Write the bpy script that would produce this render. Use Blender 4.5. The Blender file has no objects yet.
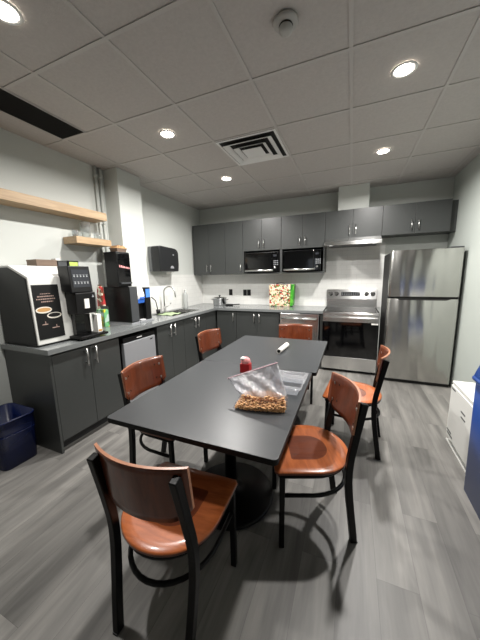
import bpy, bmesh, math, random
from mathutils import Vector, Matrix
PI = math.pi
scn = bpy.context.scene
COL = scn.collection
random.seed(4)

# ------------------------------------------------------------------ camera, world, exposure
def make_camera():
    yaw, pitch, roll = math.radians(-22.781), math.radians(-9.543), math.radians(-1.176)
    fw = Vector((math.sin(yaw)*math.cos(pitch), math.cos(yaw)*math.cos(pitch), math.sin(pitch)))
    r = Vector((math.cos(yaw), -math.sin(yaw), 0)); u = r.cross(fw)
    r2 = r*math.cos(roll) + u*math.sin(roll); u2 = -r*math.sin(roll) + u*math.cos(roll)
    cam = bpy.data.cameras.new('camera'); o = bpy.data.objects.new('camera', cam); COL.objects.link(o)
    m = Matrix((r2, u2, -fw)).transposed().to_4x4(); m.translation = Vector((0, 0, 1.464)); o.matrix_world = m
    cam.sensor_fit = 'VERTICAL'; cam.sensor_height = 36; cam.lens = 264.5/640*36
    cam.clip_start = 0.02
    scn.camera = o
make_camera()
w = bpy.data.worlds.new('world'); scn.world = w; w.use_nodes = True
w.node_tree.nodes['Background'].inputs[0].default_value = (0.75, 0.8, 0.85, 1)
w.node_tree.nodes['Background'].inputs[1].default_value = 0.05
vs = scn.view_settings
vs.view_transform = 'Standard'; vs.look = 'None'; vs.gamma = 1; vs.use_curve_mapping = False
vs.exposure = 0.0
LAMP_W = 45.0

# ------------------------------------------------------------------ materials
def lin(c):
    return tuple(((x/255)/12.92 if x/255 <= 0.04045 else ((x/255+0.055)/1.055)**2.4) for x in c) + (1,)
def setin(b, **k):
    for n, v in k.items():
        b.inputs[n.replace('_', ' ')].default_value = v
def mat(name, c, rough=0.5, metal=0.0, coat=0.0, emit=None, es=0.0, spec=0.5, noise=0.0, nscale=8.0, bump=0.0, bscale=200.0):
    m = bpy.data.materials.new(name); m.use_nodes = True
    nt = m.node_tree; b = nt.nodes['Principled BSDF']
    setin(b, Base_Color=lin(c), Roughness=rough, Metallic=metal)
    b.inputs['Coat Weight'].default_value = coat; b.inputs['Coat Roughness'].default_value = 0.08
    b.inputs['Specular IOR Level'].default_value = spec
    if emit: b.inputs['Emission Color'].default_value = lin(emit); b.inputs['Emission Strength'].default_value = es
    tc = nt.nodes.new('ShaderNodeTexCoord')
    if noise:
        n = nt.nodes.new('ShaderNodeTexNoise'); n.inputs['Scale'].default_value = nscale; n.inputs['Detail'].default_value = 6
        nt.links.new(tc.outputs['Object'], n.inputs['Vector'])
        r = nt.nodes.new('ShaderNodeValToRGB')
        r.color_ramp.elements[0].position = 0.3; r.color_ramp.elements[1].position = 0.7
        r.color_ramp.elements[0].color = tuple(x*(1-noise) for x in lin(c)[:3]) + (1,)
        r.color_ramp.elements[1].color = tuple(min(1, x*(1+noise)) for x in lin(c)[:3]) + (1,)
        nt.links.new(n.outputs['Fac'], r.inputs[0]); nt.links.new(r.outputs[0], b.inputs['Base Color'])
    if bump:
        n = nt.nodes.new('ShaderNodeTexNoise'); n.inputs['Scale'].default_value = bscale
        nt.links.new(tc.outputs['Object'], n.inputs['Vector'])
        bp = nt.nodes.new('ShaderNodeBump'); bp.inputs['Strength'].default_value = bump; bp.inputs['Distance'].default_value = 0.002
        nt.links.new(n.outputs['Fac'], bp.inputs['Height']); nt.links.new(bp.outputs[0], b.inputs['Normal'])
    return m
def mapped_noise(nt, scale, vec_scale, detail=5, src='Object', dist=0.0):
    tc = nt.nodes.new('ShaderNodeTexCoord'); mp = nt.nodes.new('ShaderNodeMapping'); mp.inputs['Scale'].default_value = vec_scale
    n = nt.nodes.new('ShaderNodeTexNoise'); n.inputs['Scale'].default_value = scale; n.inputs['Detail'].default_value = detail
    n.inputs['Distortion'].default_value = dist
    nt.links.new(tc.outputs[src], mp.inputs[0]); nt.links.new(mp.outputs[0], n.inputs['Vector'])
    return n
def wood_mat(name, c1, c2, vec=(1, 12, 12), rough=0.4, coat=0.0, scale=2.5):
    m = mat(name, c1, rough, coat=coat); nt = m.node_tree; b = nt.nodes['Principled BSDF']
    n = mapped_noise(nt, scale, vec, 8, dist=1.0)
    r = nt.nodes.new('ShaderNodeValToRGB'); r.color_ramp.elements[0].position = 0.3; r.color_ramp.elements[1].position = 0.7
    r.color_ramp.elements[0].color = lin(c1); r.color_ramp.elements[1].color = lin(c2)
    nt.links.new(n.outputs['Fac'], r.inputs[0]); nt.links.new(r.outputs[0], b.inputs['Base Color'])
    return m
def steel_mat(name, c, rough=0.3, vec=(1, 1, 60), var=0.12, streak=0.0, aniso=0.75):
    """brushed stainless: brushing runs sideways so reflections smear up and down"""
    m = mat(name, c, rough, metal=1.0); nt = m.node_tree; b = nt.nodes['Principled BSDF']
    tg = nt.nodes.new('ShaderNodeCombineXYZ'); tg.inputs[2].default_value = 1.0
    nt.links.new(tg.outputs[0], b.inputs['Tangent'])
    b.inputs['Anisotropic'].default_value = aniso
    if streak:
        n = mapped_noise(nt, 3.2, (1, .3, .12), 2)
        bp = nt.nodes.new('ShaderNodeBump'); bp.inputs['Strength'].default_value = streak; bp.inputs['Distance'].default_value = 0.05
        nt.links.new(n.outputs['Fac'], bp.inputs['Height']); nt.links.new(bp.outputs[0], b.inputs['Normal'])
    return m
def floor_mat():
    m = mat('grey_vinyl_plank', (120, 118, 115), 0.42); nt = m.node_tree; b = nt.nodes['Principled BSDF']
    L = nt.links.new
    tc = nt.nodes.new('ShaderNodeTexCoord')
    mp = nt.nodes.new('ShaderNodeMapping'); mp.inputs['Rotation'].default_value = (0, 0, PI/2)
    L(tc.outputs['Object'], mp.inputs[0])
    br = nt.nodes.new('ShaderNodeTexBrick'); br.inputs['Scale'].default_value = 1.0
    br.inputs['Brick Width'].default_value = 1.22; br.inputs['Row Height'].default_value = 0.178; br.inputs['Mortar Size'].default_value = 0.0006
    br.inputs['Color1'].default_value = (0, 0, 0, 1); br.inputs['Color2'].default_value = (1, 1, 1, 1); br.inputs['Mortar'].default_value = (0.5, 0.5, 0.5, 1)
    br.offset = 0.37
    L(mp.outputs[0], br.inputs['Vector'])
    # per-plank offset of the grain
    sc = nt.nodes.new('ShaderNodeVectorMath'); sc.operation = 'SCALE'; sc.inputs['Scale'].default_value = 7.0; L(br.outputs['Color'], sc.inputs[0])
    ad = nt.nodes.new('ShaderNodeVectorMath'); ad.operation = 'ADD'; L(tc.outputs['Object'], ad.inputs[0]); L(sc.outputs[0], ad.inputs[1])
    m1 = nt.nodes.new('ShaderNodeMapping'); m1.inputs['Scale'].default_value = (7, 0.9, 1); L(ad.outputs[0], m1.inputs[0])
    n1 = nt.nodes.new('ShaderNodeTexNoise'); n1.inputs['Scale'].default_value = 1.6; n1.inputs['Detail'].default_value = 8; n1.inputs['Distortion'].default_value = 0.5; L(m1.outputs[0], n1.inputs['Vector'])
    m2 = nt.nodes.new('ShaderNodeMapping'); m2.inputs['Scale'].default_value = (34, 2.2, 1); L(ad.outputs[0], m2.inputs[0])
    n2 = nt.nodes.new('ShaderNodeTexNoise'); n2.inputs['Scale'].default_value = 2; n2.inputs['Detail'].default_value = 4; L(m2.outputs[0], n2.inputs['Vector'])
    r1 = nt.nodes.new('ShaderNodeValToRGB')
    e = r1.color_ramp.elements; e[0].position = 0.28; e[0].color = lin((94, 92, 89)); e[1].position = 0.72; e[1].color = lin((140, 137, 132))
    x = e.new(0.5); x.color = lin((120, 118, 114))
    L(n1.outputs['Fac'], r1.inputs[0])
    mx = nt.nodes.new('ShaderNodeMix'); mx.data_type = 'RGBA'; mx.blend_type = 'MULTIPLY'; mx.inputs['Factor'].default_value = 0.32
    r2 = nt.nodes.new('ShaderNodeMapRange'); r2.inputs['From Min'].default_value = 0.3; r2.inputs['From Max'].default_value = 0.7; r2.inputs['To Min'].default_value = 0.65; r2.inputs['To Max'].default_value = 1.1
    L(n2.outputs['Fac'], r2.inputs['Value']); L(r1.outputs[0], mx.inputs['A']); L(r2.outputs[0], mx.inputs['B'])
    # plank tone
    r3 = nt.nodes.new('ShaderNodeMapRange'); r3.inputs['To Min'].default_value = 0.78; r3.inputs['To Max'].default_value = 1.06; L(br.outputs['Color'], r3.inputs['Value'])
    mx2 = nt.nodes.new('ShaderNodeMix'); mx2.data_type = 'RGBA'; mx2.blend_type = 'MULTIPLY'; mx2.inputs['Factor'].default_value = 1
    L(mx.outputs['Result'], mx2.inputs['A']); L(r3.outputs[0], mx2.inputs['B'])
    mx3 = nt.nodes.new('ShaderNodeMix'); mx3.data_type = 'RGBA'; L(br.outputs['Fac'], mx3.inputs['Factor']); L(mx2.outputs['Result'], mx3.inputs['A']); mx3.inputs['B'].default_value = lin((70, 68, 66))
    L(mx3.outputs['Result'], b.inputs['Base Color'])
    bp = nt.nodes.new('ShaderNodeBump'); bp.inputs['Strength'].default_value = 0.12; bp.inputs['Distance'].default_value = 0.002
    L(n2.outputs['Fac'], bp.inputs['Height']); L(bp.outputs[0], b.inputs['Normal'])
    return m
def tile_mat(name, axis):
    m = mat(name, (228, 228, 224), 0.16, coat=0.3); nt = m.node_tree; b = nt.nodes['Principled BSDF']; L = nt.links.new
    tc = nt.nodes.new('ShaderNodeTexCoord'); sp = nt.nodes.new('ShaderNodeSeparateXYZ'); cb = nt.nodes.new('ShaderNodeCombineXYZ')
    L(tc.outputs['Object'], sp.inputs[0]); L(sp.outputs[axis], cb.inputs[0]); L(sp.outputs['Z'], cb.inputs[1])
    br = nt.nodes.new('ShaderNodeTexBrick'); br.inputs['Scale'].default_value = 1.0
    br.inputs['Brick Width'].default_value = 0.152; br.inputs['Row Height'].default_value = 0.0762; br.inputs['Mortar Size'].default_value = 0.0014
    br.inputs['Color1'].default_value = lin((230, 230, 226)); br.inputs['Color2'].default_value = lin((226, 226, 222)); br.inputs['Mortar'].default_value = lin((208, 208, 204))
    L(cb.outputs[0], br.inputs['Vector']); L(br.outputs['Color'], b.inputs['Base Color'])
    bp = nt.nodes.new('ShaderNodeBump'); bp.invert = True; bp.inputs['Strength'].default_value = 0.25; bp.inputs['Distance'].default_value = 0.001
    L(br.outputs['Fac'], bp.inputs['Height']); L(bp.outputs[0], b.inputs['Normal'])
    return m
def clear_mat(name, tint=(235, 238, 242), gloss=0.3, rough=0.08, milk=0.1, bumpscale=0, bs=0.5, base=0.04):
    """thin clear plastic or glass: mostly see-through with a sheen"""
    m = bpy.data.materials.new(name); m.use_nodes = True; nt = m.node_tree; nt.nodes.clear(); L = nt.links.new
    out = nt.nodes.new('ShaderNodeOutputMaterial'); tr = nt.nodes.new('ShaderNodeBsdfTransparent'); tr.inputs[0].default_value = lin(tint)
    gl = nt.nodes.new('ShaderNodeBsdfGlossy'); gl.inputs['Roughness'].default_value = rough; gl.inputs['Color'].default_value = (1, 1, 1, 1)
    df = nt.nodes.new('ShaderNodeBsdfDiffuse'); df.inputs[0].default_value = lin((232, 232, 236))
    fw_ = nt.nodes.new('ShaderNodeLayerWeight'); fw_.inputs[0].default_value = 0.5
    pw = nt.nodes.new('ShaderNodeMath'); pw.operation = 'POWER'; pw.inputs[1].default_value = 2.5; L(fw_.outputs['Facing'], pw.inputs[0])
    fr = nt.nodes.new('ShaderNodeMapRange'); fr.inputs['To Min'].default_value = base; fr.inputs['To Max'].default_value = gloss; L(pw.outputs[0], fr.inputs['Value'])
    m1 = nt.nodes.new('ShaderNodeMixShader'); m2 = nt.nodes.new('ShaderNodeMixShader')
    L(fr.outputs[0], m1.inputs[0]); L(tr.outputs[0], m1.inputs[1]); L(gl.outputs[0], m1.inputs[2])
    m2.inputs[0].default_value = milk; L(m1.outputs[0], m2.inputs[1]); L(df.outputs[0], m2.inputs[2]); L(m2.outputs[0], out.inputs[0])
    if bumpscale:
        n = mapped_noise(nt, bumpscale, (1, 1, 1), 3, dist=1.5)
        bp = nt.nodes.new('ShaderNodeBump'); bp.inputs['Strength'].default_value = bs; bp.inputs['Distance'].default_value = 0.01
        L(n.outputs['Fac'], bp.inputs['Height'])
        for x in (gl, df, fw_): L(bp.outputs[0], x.inputs['Normal'])
    return m
def spots_mat(name, cols, scale=30, rough=0.4):
    m = mat(name, cols[0], rough); nt = m.node_tree; b = nt.nodes['Principled BSDF']; L = nt.links.new
    tc = nt.nodes.new('ShaderNodeTexCoord'); v = nt.nodes.new('ShaderNodeTexVoronoi'); v.inputs['Scale'].default_value = scale
    L(tc.outputs['Object'], v.inputs['Vector'])
    sp = nt.nodes.new('ShaderNodeSeparateColor'); L(v.outputs['Color'], sp.inputs[0])
    r = nt.nodes.new('ShaderNodeValToRGB'); r.color_ramp.interpolation = 'CONSTANT'; e = r.color_ramp.elements
    e[0].color = lin(cols[0]); e[1].position = 1/len(cols); e[1].color = lin(cols[1])
    for i, c in enumerate(cols[2:], 2):
        k = e.new(i/len(cols)); k.color = lin(c)
    L(sp.outputs[0], r.inputs[0]); L(r.outputs[0], b.inputs['Base Color'])
    return m

M = dict(
    wall=mat('painted_wall', (198, 201, 196), 0.7, bump=0.15, bscale=120),
    wallr=mat('painted_wall_sage', (178, 184, 178), 0.7, bump=0.15, bscale=120),
    ceil=mat('ceiling_tile', (186, 181, 177), 0.9, noise=0.05, nscale=60, bump=0.5, bscale=180),
    tbar=mat('ceiling_grid', (189, 185, 181), 0.6),
    floor=floor_mat(), tile_y=tile_mat('white_wall_tile', 'Y'), tile_x=tile_mat('white_wall_tile_rear', 'X'),
    cab=mat('charcoal_laminate', (60, 62, 61), 0.38, noise=0.03, nscale=30),
    cabin=mat('dark_cabinet_inside', (38, 39, 39), 0.6),
    toe=mat('black_toe_kick', (34, 34, 35), 0.5),
    counter=mat('grey_worktop', (116, 119, 119), 0.2, noise=0.06, nscale=90, coat=0.15),
    table=mat('charcoal_table_laminate', (58, 60, 62), 0.35, noise=0.03, nscale=50),
    tedge=mat('black_table_edge', (12, 12, 13), 0.5, spec=.25),
    black=mat('black_metal', (6, 6, 7), 0.4, spec=.25), plastic=mat('black_plastic', (15, 15, 16), 0.4, spec=.35),
    gloss=mat('black_glass', (5, 5, 6), 0.06, coat=0.5), dgrey=mat('dark_grey_plastic', (66, 68, 70), 0.4),
    steel=steel_mat('brushed_steel', (222, 222, 220), 0.24), fridge=steel_mat('fridge_steel', (190, 189, 185), 0.23, streak=.8),
    chrome=mat('chrome', (225, 225, 225), 0.14, metal=1), nickel=mat('satin_nickel', (205, 205, 203), 0.28, metal=1),
    smoke=mat('smoked_plastic', (34, 35, 36), 0.3), lgrey=mat('mid_grey_plastic', (110, 112, 113), 0.4),
    silver=mat('silver_paint', (168, 170, 174), 0.35, metal=0.4), white=mat('white_enamel', (222, 222, 217), 0.3),
    whitep=mat('white_plastic', (228, 228, 226), 0.4), paper=mat('white_paper', (236, 234, 228), 0.8),
    seat=wood_mat('cherry_seat', (144, 74, 36), (180, 100, 54), (2.5, 14, 5), 0.3, 0.35),
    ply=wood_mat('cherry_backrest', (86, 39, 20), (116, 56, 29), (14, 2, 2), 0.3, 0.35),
    plyedge=wood_mat('pale_ply_edge', (150, 100, 74), (176, 122, 92), (5, 5, 30), 0.35, 0.2),
    oak=wood_mat('oak_shelf', (156, 130, 100), (184, 158, 124), (14, 1.2, 14), 0.5),
    blue=mat('navy_plastic', (16, 28, 72), 0.25, noise=0.05, nscale=6), blue2=mat('blue_bin_plastic', (24, 58, 122), 0.35),
    red=mat('red_carton', (170, 22, 28), 0.4), pink=mat('pink_wrap', (232, 150, 150), 0.4, noise=0.3, nscale=60), zip=mat('pale_pink_zip', (226, 184, 192), 0.4),
    nut=mat('peanut', (236, 182, 128), 0.5, noise=0.2, nscale=300), brown=mat('brown_carton', (112, 94, 80), 0.6),
    lime=mat('lime_carton', (176, 196, 96), 0.5), wicker=wood_mat('wicker', (176, 134, 92), (206, 166, 120), (20, 20, 60), 0.7),
    tank=mat('blue_water_tank', (58, 112, 208), 0.15, coat=0.3), screen=mat('blue_screen', (60, 110, 200), 0.2, emit=(90, 150, 240), es=0.5),
    lamp=mat('lamp_lens', (255, 250, 240), 0.4, emit=(255, 246, 232), es=30.0),
    vent=mat('vent_black', (26, 25, 24), 0.7), grille=mat('grille_dark_grey', (58, 56, 54), 0.6), detector=mat('detector_plastic', (176, 174, 170), 0.5),
    coffee=mat('coffee_print', (196, 150, 92), 0.5), cream=mat('cream_print', (232, 226, 214), 0.5), icon=mat('screen_icons', (140, 142, 144), 0.4, emit=(170, 172, 176), es=0.15),
    redtext=mat('lit_red_sign', (235, 160, 160), 0.4, emit=(255, 200, 196), es=1.1), ptext=mat('printed_text', (176, 150, 140), 0.6),
    display=mat('touch_screen', (52, 54, 58), 0.15, emit=(60, 62, 66), es=0.12),
    cloth=mat('green_dishcloth', (160, 178, 138), 0.8), soap=clear_mat('clear_soap_bottle', (225, 228, 222), 0.25, milk=0.3),
    glass=clear_mat('clear_glass', (244, 247, 247), 0.6, 0.08, 0.07), tray=clear_mat('clear_tray_plastic', (232, 235, 238), 0.5, 0.12, 0.17, 30, 0.8),
    bag=clear_mat('clear_bag_plastic', (240, 240, 245), 0.7, 0.14, 0.30, 26, 1.0, 0.14),
    baglow=clear_mat('clear_bag_plastic_taut', (248, 248, 250), 0.5, 0.15, 0.05, 22, .4),
    fruit=spots_mat('fruit_print', [(226, 214, 180), (176, 56, 44), (104, 140, 76), (236, 226, 204), (70, 56, 46), (214, 180, 146), (226, 206, 180)], 42),
    green=spots_mat('green_print', [(60, 150, 40), (40, 120, 36), (96, 176, 56)], 20),
    snack=spots_mat('red_snack_print', [(150, 40, 36), (224, 214, 190), (120, 70, 50), (196, 60, 60)], 26),
    tea=spots_mat('green_tea_print', [(120, 190, 130), (212, 206, 60), (70, 140, 70), (190, 214, 200)], 22),
    window=mat('added_pane_glow', (200, 215, 240), 0.3, emit=(225, 230, 240), es=0.7),  # glow for the guessed pane added out of view behind the camera
)

# ------------------------------------------------------------------ geometry helpers
def NB(): return bmesh.new()
def box(bm, x0, x1, y0, y1, z0, z1, mi=0):
    P = [(x, y, z) for z in (z0, z1) for y in (y0, y1) for x in (x0, x1)]
    v = [bm.verts.new(p) for p in P]
    for f in ((0, 2, 3, 1), (4, 5, 7, 6), (0, 1, 5, 4), (2, 6, 7, 3), (0, 4, 6, 2), (1, 3, 7, 5)):
        bm.faces.new([v[i] for i in f]).material_index = mi
    return v
def prism(bm, pts, axis, a, b, mi=0, smooth=False):
    """extrude a polygon along an axis; pts given in the two other axes (x: y,z / y: x,z / z: x,y)"""
    def P(p, t):
        return {'x': (t, p[0], p[1]), 'y': (p[0], t, p[1]), 'z': (p[0], p[1], t)}[axis]
    va = [bm.verts.new(P(p, a)) for p in pts]; vb = [bm.verts.new(P(p, b)) for p in pts]; n = len(pts)
    bm.faces.new(va[::-1]).material_index = mi; bm.faces.new(vb).material_index = mi
    for i in range(n):
        f = bm.faces.new((va[i], va[(i+1) % n], vb[(i+1) % n], vb[i])); f.material_index = mi; f.smooth = smooth
def lathe(bm, prof, cx, cy, n=24, mi=0, smooth=True, sx=1, sy=1):
    rings = []
    for r, z in prof:
        if r < 1e-6: rings.append([bm.verts.new((cx, cy, z))])
        else: rings.append([bm.verts.new((cx+r*sx*math.cos(2*PI*k/n), cy+r*sy*math.sin(2*PI*k/n), z)) for k in range(n)])
    for A, B in zip(rings, rings[1:]):
        if len(A) == 1 and len(B) == 1: continue
        for k in range(n):
            q = [A[k % len(A)], A[(k+1) % len(A)], B[(k+1) % len(B)], B[k % len(B)]]
            u = []
            for z in q:
                if z not in u: u.append(z)
            f = bm.faces.new(u); f.material_index = mi; f.smooth = smooth
def tube(bm, pts, r, n=10, mi=0, closed=False, flat=None, cap=True):
    """round (or flat = (half width, half depth)) tube through points"""
    pts = [Vector(p) for p in pts]; N = len(pts); rings = []
    up = None
    for i, p in enumerate(pts):
        if closed: t = pts[(i+1) % N]-pts[i-1]
        else: t = pts[min(i+1, N-1)]-pts[max(i-1, 0)]
        t.normalize()
        if up is None:
            up = Vector((1, 0, 0)) if abs(t.x) < 0.8 else Vector((0, 1, 0))
        a = (up - t*up.dot(t)).normalized(); b = t.cross(a); up = a
        if flat:
            hw, hd = flat; ring = [p+a*sx*hw+b*sy*hd for sx, sy in ((1, 1), (-1, 1), (-1, -1), (1, -1))]
        else:
            rr = r[i] if isinstance(r, (list, tuple)) else r
            ring = [p+(a*math.cos(2*PI*k/n)+b*math.sin(2*PI*k/n))*rr for k in range(n)]
        rings.append([bm.verts.new(q) for q in ring])
    m = len(rings[0])
    for i in range(N if closed else N-1):
        A, B = rings[i], rings[(i+1) % N]
        for k in range(m):
            f = bm.faces.new((A[k], A[(k+1) % m], B[(k+1) % m], B[k])); f.smooth = not flat; f.material_index = mi
    if cap and not closed:
        bm.faces.new(rings[0][::-1]).material_index = mi; bm.faces.new(rings[-1]).material_index = mi
def obj(name, bm, mats, parent=None, bevel=0.0, seg=2):
    bmesh.ops.recalc_face_normals(bm, faces=bm.faces)
    me = bpy.data.meshes.new(name); bm.to_mesh(me); bm.free()
    for m in (mats if isinstance(mats, (list, tuple)) else [mats]): me.materials.append(m)
    o = bpy.data.objects.new(name, me); COL.objects.link(o)
    if parent: o.parent = parent
    if bevel:
        md = o.modifiers.new('bevel', 'BEVEL'); md.width = bevel; md.segments = seg; md.limit_method = 'ANGLE'; md.angle_limit = math.radians(40)
    return o
def bobj(name, dims, m, parent=None, bevel=0.0):
    bm = NB(); box(bm, *dims); return obj(name, bm, m, parent, bevel)
def tag(o, label, cat, group=None, kind=None):
    o['label'] = label; o['category'] = cat
    if group: o['group'] = group
    if kind: o['kind'] = kind
    return o
def thing(name, label, cat, loc=(0, 0, 0), rz=0, group=None):
    o = bpy.data.objects.new(name, None); COL.objects.link(o); o.empty_display_size = 0.05
    o.location = loc; o.rotation_euler = (0, 0, rz)
    return tag(o, label, cat, group)
def struct(o): o['kind'] = 'structure'; return o
def copy_tree(o, parent=None):
    c = o.copy(); COL.objects.link(c)
    if parent: c.parent = parent
    for ch in [x for x in o.children]: copy_tree(ch, c)
    return c

XL, XR, YB, YN, ZC = -2.81, 1.245, 4.74, -3.0, 2.738

# ------------------------------------------------------------------ setting
struct(bobj('floor', (XL-.1, XR+.1, YN-.1, YB+.1, -.06, 0), M['floor']))
struct(bobj('wall_left', (XL-.1, XL, YN-.1, YB+.1, 0, ZC+.1), M['wall']))
struct(bobj('wall_back', (XL, XR, YB, YB+.1, 0, ZC+.1), M['wall']))
struct(bobj('wall_right', (XR, XR+.1, YN-.1, YB+.1, 0, ZC+.1), M['wallr']))
# wall behind the camera, with an added unseen glowing pane, guessed from a reflection
bm = NB()
box(bm, XL, -1.75, YN-.1, YN, 0, ZC+.1); box(bm, -1.35, XR, YN-.1, YN, 0, ZC+.1)
box(bm, -1.75, -1.35, YN-.1, YN, 0, .9); box(bm, -1.75, -1.35, YN-.1, YN, 2.1, ZC+.1)
struct(obj('wall_front', bm, M['wall']))
bm = NB(); box(bm, -1.745, -1.355, YN-.07, YN-.06, .905, 2.095)
struct(obj('added_glow_pane', bm, M['window']))
struct(bobj('wall_left_column', (XL, -2.585, 2.53, 2.905, .916, ZC), M['wall']))
struct(bobj('wall_back_duct_chase', (-.235, .186, 4.47, YB, 2.395, ZC), M['wall']))
# ceiling: tiles above a grid of bars, openings for the vents left as dark boxes below
T = .612; CX = [-2.509+T*i for i in range(0, 8)]; CY = [1.262+.6185*j for j in range(-8, 7)]
struct(bobj('ceiling', (XL-.1, XR+.1, YN-.1, YB+.1, ZC+.004, ZC+.1), M['ceil']))
bm = NB()
for i, x in enumerate(CX):
    if XL < x < XR:
        y1 = YB
        box(bm, x-.011, x+.011, YN, y1, ZC-.001, ZC+.004)
for y in CY:
    if YN < y < YB: box(bm, XL, XR, y-.011, y+.011, ZC-.0015, ZC+.0035)
struct(obj('trim_ceiling_grid', bm, M['tbar']))
# tiled backsplash
struct(bobj('wall_left_backsplash', (XL, XL+.008, 2.908, YB-.008, .915, 1.50), M['tile_y']))
bm = NB(); box(bm, XL, -.40, YB-.008, YB, .915, 1.487); box(bm, -.40, .46, YB-.008, YB, .915, 1.92)
struct(obj('wall_back_backsplash', bm, M['tile_x']))
bm = NB(); box(bm, XR-.012, XR, YN, 2.0, 0, .09)
struct(obj('baseboard_right', bm, M['dgrey']))

# ------------------------------------------------------------------ downlights
LX = (-1.594, .25); LY = (.955, 2.19, 3.43)
names = {(0, 0): 'recessed round downlight at the near left corner of the ceiling, beside the dark grille',
         (0, 1): 'recessed round downlight left of the square air diffuser',
         (0, 2): 'recessed round downlight nearest the tall upper cabinets at the back left',
         (1, 1): 'recessed round downlight in the right half of the ceiling, nearer of its pair',
         (1, 2): 'recessed round downlight in front of the range hood, farther of the right pair'}
for i, x in enumerate(LX):
    for j, y in enumerate(LY):
        if (i, j) not in names: continue
        lab = names.get((i, j), 'recessed round ceiling downlight overhead behind the viewer')
        t = thing('ceiling_downlight', lab, 'ceiling light', (x, y, ZC), group='recessed ceiling downlights')
        bm = NB(); lathe(bm, [(.058, -.001), (.072, -.001), (.074, -.004), (.066, -.007), (.056, -.006), (.056, -.001)], 0, 0, 32)
        obj('trim_ring', bm, M['whitep'], t)
        bm = NB(); lathe(bm, [(0, -.0035), (.055, -.0035), (.055, -.001), (0, -.001)], 0, 0, 32)
        obj('lens', bm, M['lamp'], t)
        ld = bpy.data.lights.new('downlight', 'AREA'); ld.shape = 'DISK'; ld.size = .11; ld.energy = LAMP_W*(.5 if j == 0 else 1); ld.color = (1, .972, .94); ld.spread = math.radians(165)
        lo = bpy.data.objects.new('downlight_beam', ld); COL.objects.link(lo); lo.location = (0, 0, -.012); lo.parent = t

# air diffuser
t = thing('air_diffuser', 'square stepped metal air diffuser set into the ceiling grid', 'air vent', (-.979, 2.808, ZC))
bm = NB(); box(bm, -.29, .29, -.29, .29, -.002, .003); obj('backing', bm, M['vent'], t)
def ring_frame(bm, ro, ri, zo, zi, th=.004):
    for k in range(4):
        a = k*PI/2; c, s = round(math.cos(a)), round(math.sin(a))
        def R(x, y, z): return bm.verts.new((x*c-y*s, x*s+y*c, z))
        q = [R(-ro, -ro, zo), R(ro, -ro, zo), R(ri, -ri, zi), R(-ri, -ri, zi)]
        q2 = [R(-ro, -ro, zo+th), R(ro, -ro, zo+th), R(ri, -ri, zi+th), R(-ri, -ri, zi+th)]
        bm.faces.new(q); bm.faces.new(q2[::-1])
        for u in range(4): bm.faces.new((q[u], q2[u], q2[(u+1) % 4], q[(u+1) % 4]))
bm = NB(); ring_frame(bm, .296, .275, -.006, -.006); obj('frame', bm, M['whitep'], t)
for ro, ri, zo, zi in ((.245, .195, -.03, -.010), (.165, .125, -.036, -.014)):
    bm = NB(); ring_frame(bm, ro, ri, zo, zi); obj('louver', bm, M['whitep'], t)
bm = NB(); box(bm, -.10, .10, -.10, .10, -.034, -.030); obj('centre_plate', bm, M['whitep'], t)
# dark linear grille
t = thing('return_grille', 'long dark return air grille along the left side of the ceiling', 'air vent', (-2.37, 1.245, ZC))
bm = NB(); box(bm, -.142, .142, -.61, .61, -.002, .003); obj('backing', bm, M['vent'], t)
bm = NB()
for a in ((-.15, .15, -.62, -.608), (-.15, .15, .608, .62), (-.15, -.142, -.61, .61), (.142, .15, -.61, .61)): box(bm, *a, -.006, .003)
obj('frame', bm, M['tbar'], t)
bm = NB()
for k in range(22):
    x = -.135+k*.0129; prism(bm, [(x, -.002), (x+.002, -.002), (x+.007, -.008), (x+.005, -.008)], 'y', -.607, .607)
obj('louver_blades', bm, M['grille'], t)
# smoke detector
t = thing('smoke_detector', 'small round smoke detector on a ceiling tile', 'smoke detector', (-.368, 1.56, ZC))
bm = NB(); lathe(bm, [(0, .0), (.062, .0), (.064, -.012), (.055, -.02), (0, -.02)], 0, 0, 32); obj('base_plate', bm, M['detector'], t)
bm = NB(); lathe(bm, [(.034, -.02), (.036, -.024), (.034, -.028), (.03, -.03)], 0, 0, 24); obj('collar', bm, M['vent'], t)
bm = NB(); lathe(bm, [(.032, -.022), (.036, -.036), (.03, -.052), (.014, -.058), (0, -.056)], 0, 0, 24); obj('sensor_dome', bm, M['detector'], t)
# pipes
for k, y in enumerate((2.405, 2.468)):
    bm = NB(); tube(bm, [(XL+.021, y, .92), (XL+.021, y, ZC-.002)], .016, 14)
    for z in (1.2, 2.1, 2.62): box(bm, XL, XL+.04, y-.02, y+.02, z, z+.02)
    tag(obj('wall_pipe', bm, M['wall']), ('painted vertical pipe on the left wall, the one nearer the shelves' if k == 0 else 'painted vertical pipe on the left wall, the one tight beside the column'), 'pipe', 'painted pipes beside the column')

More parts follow.
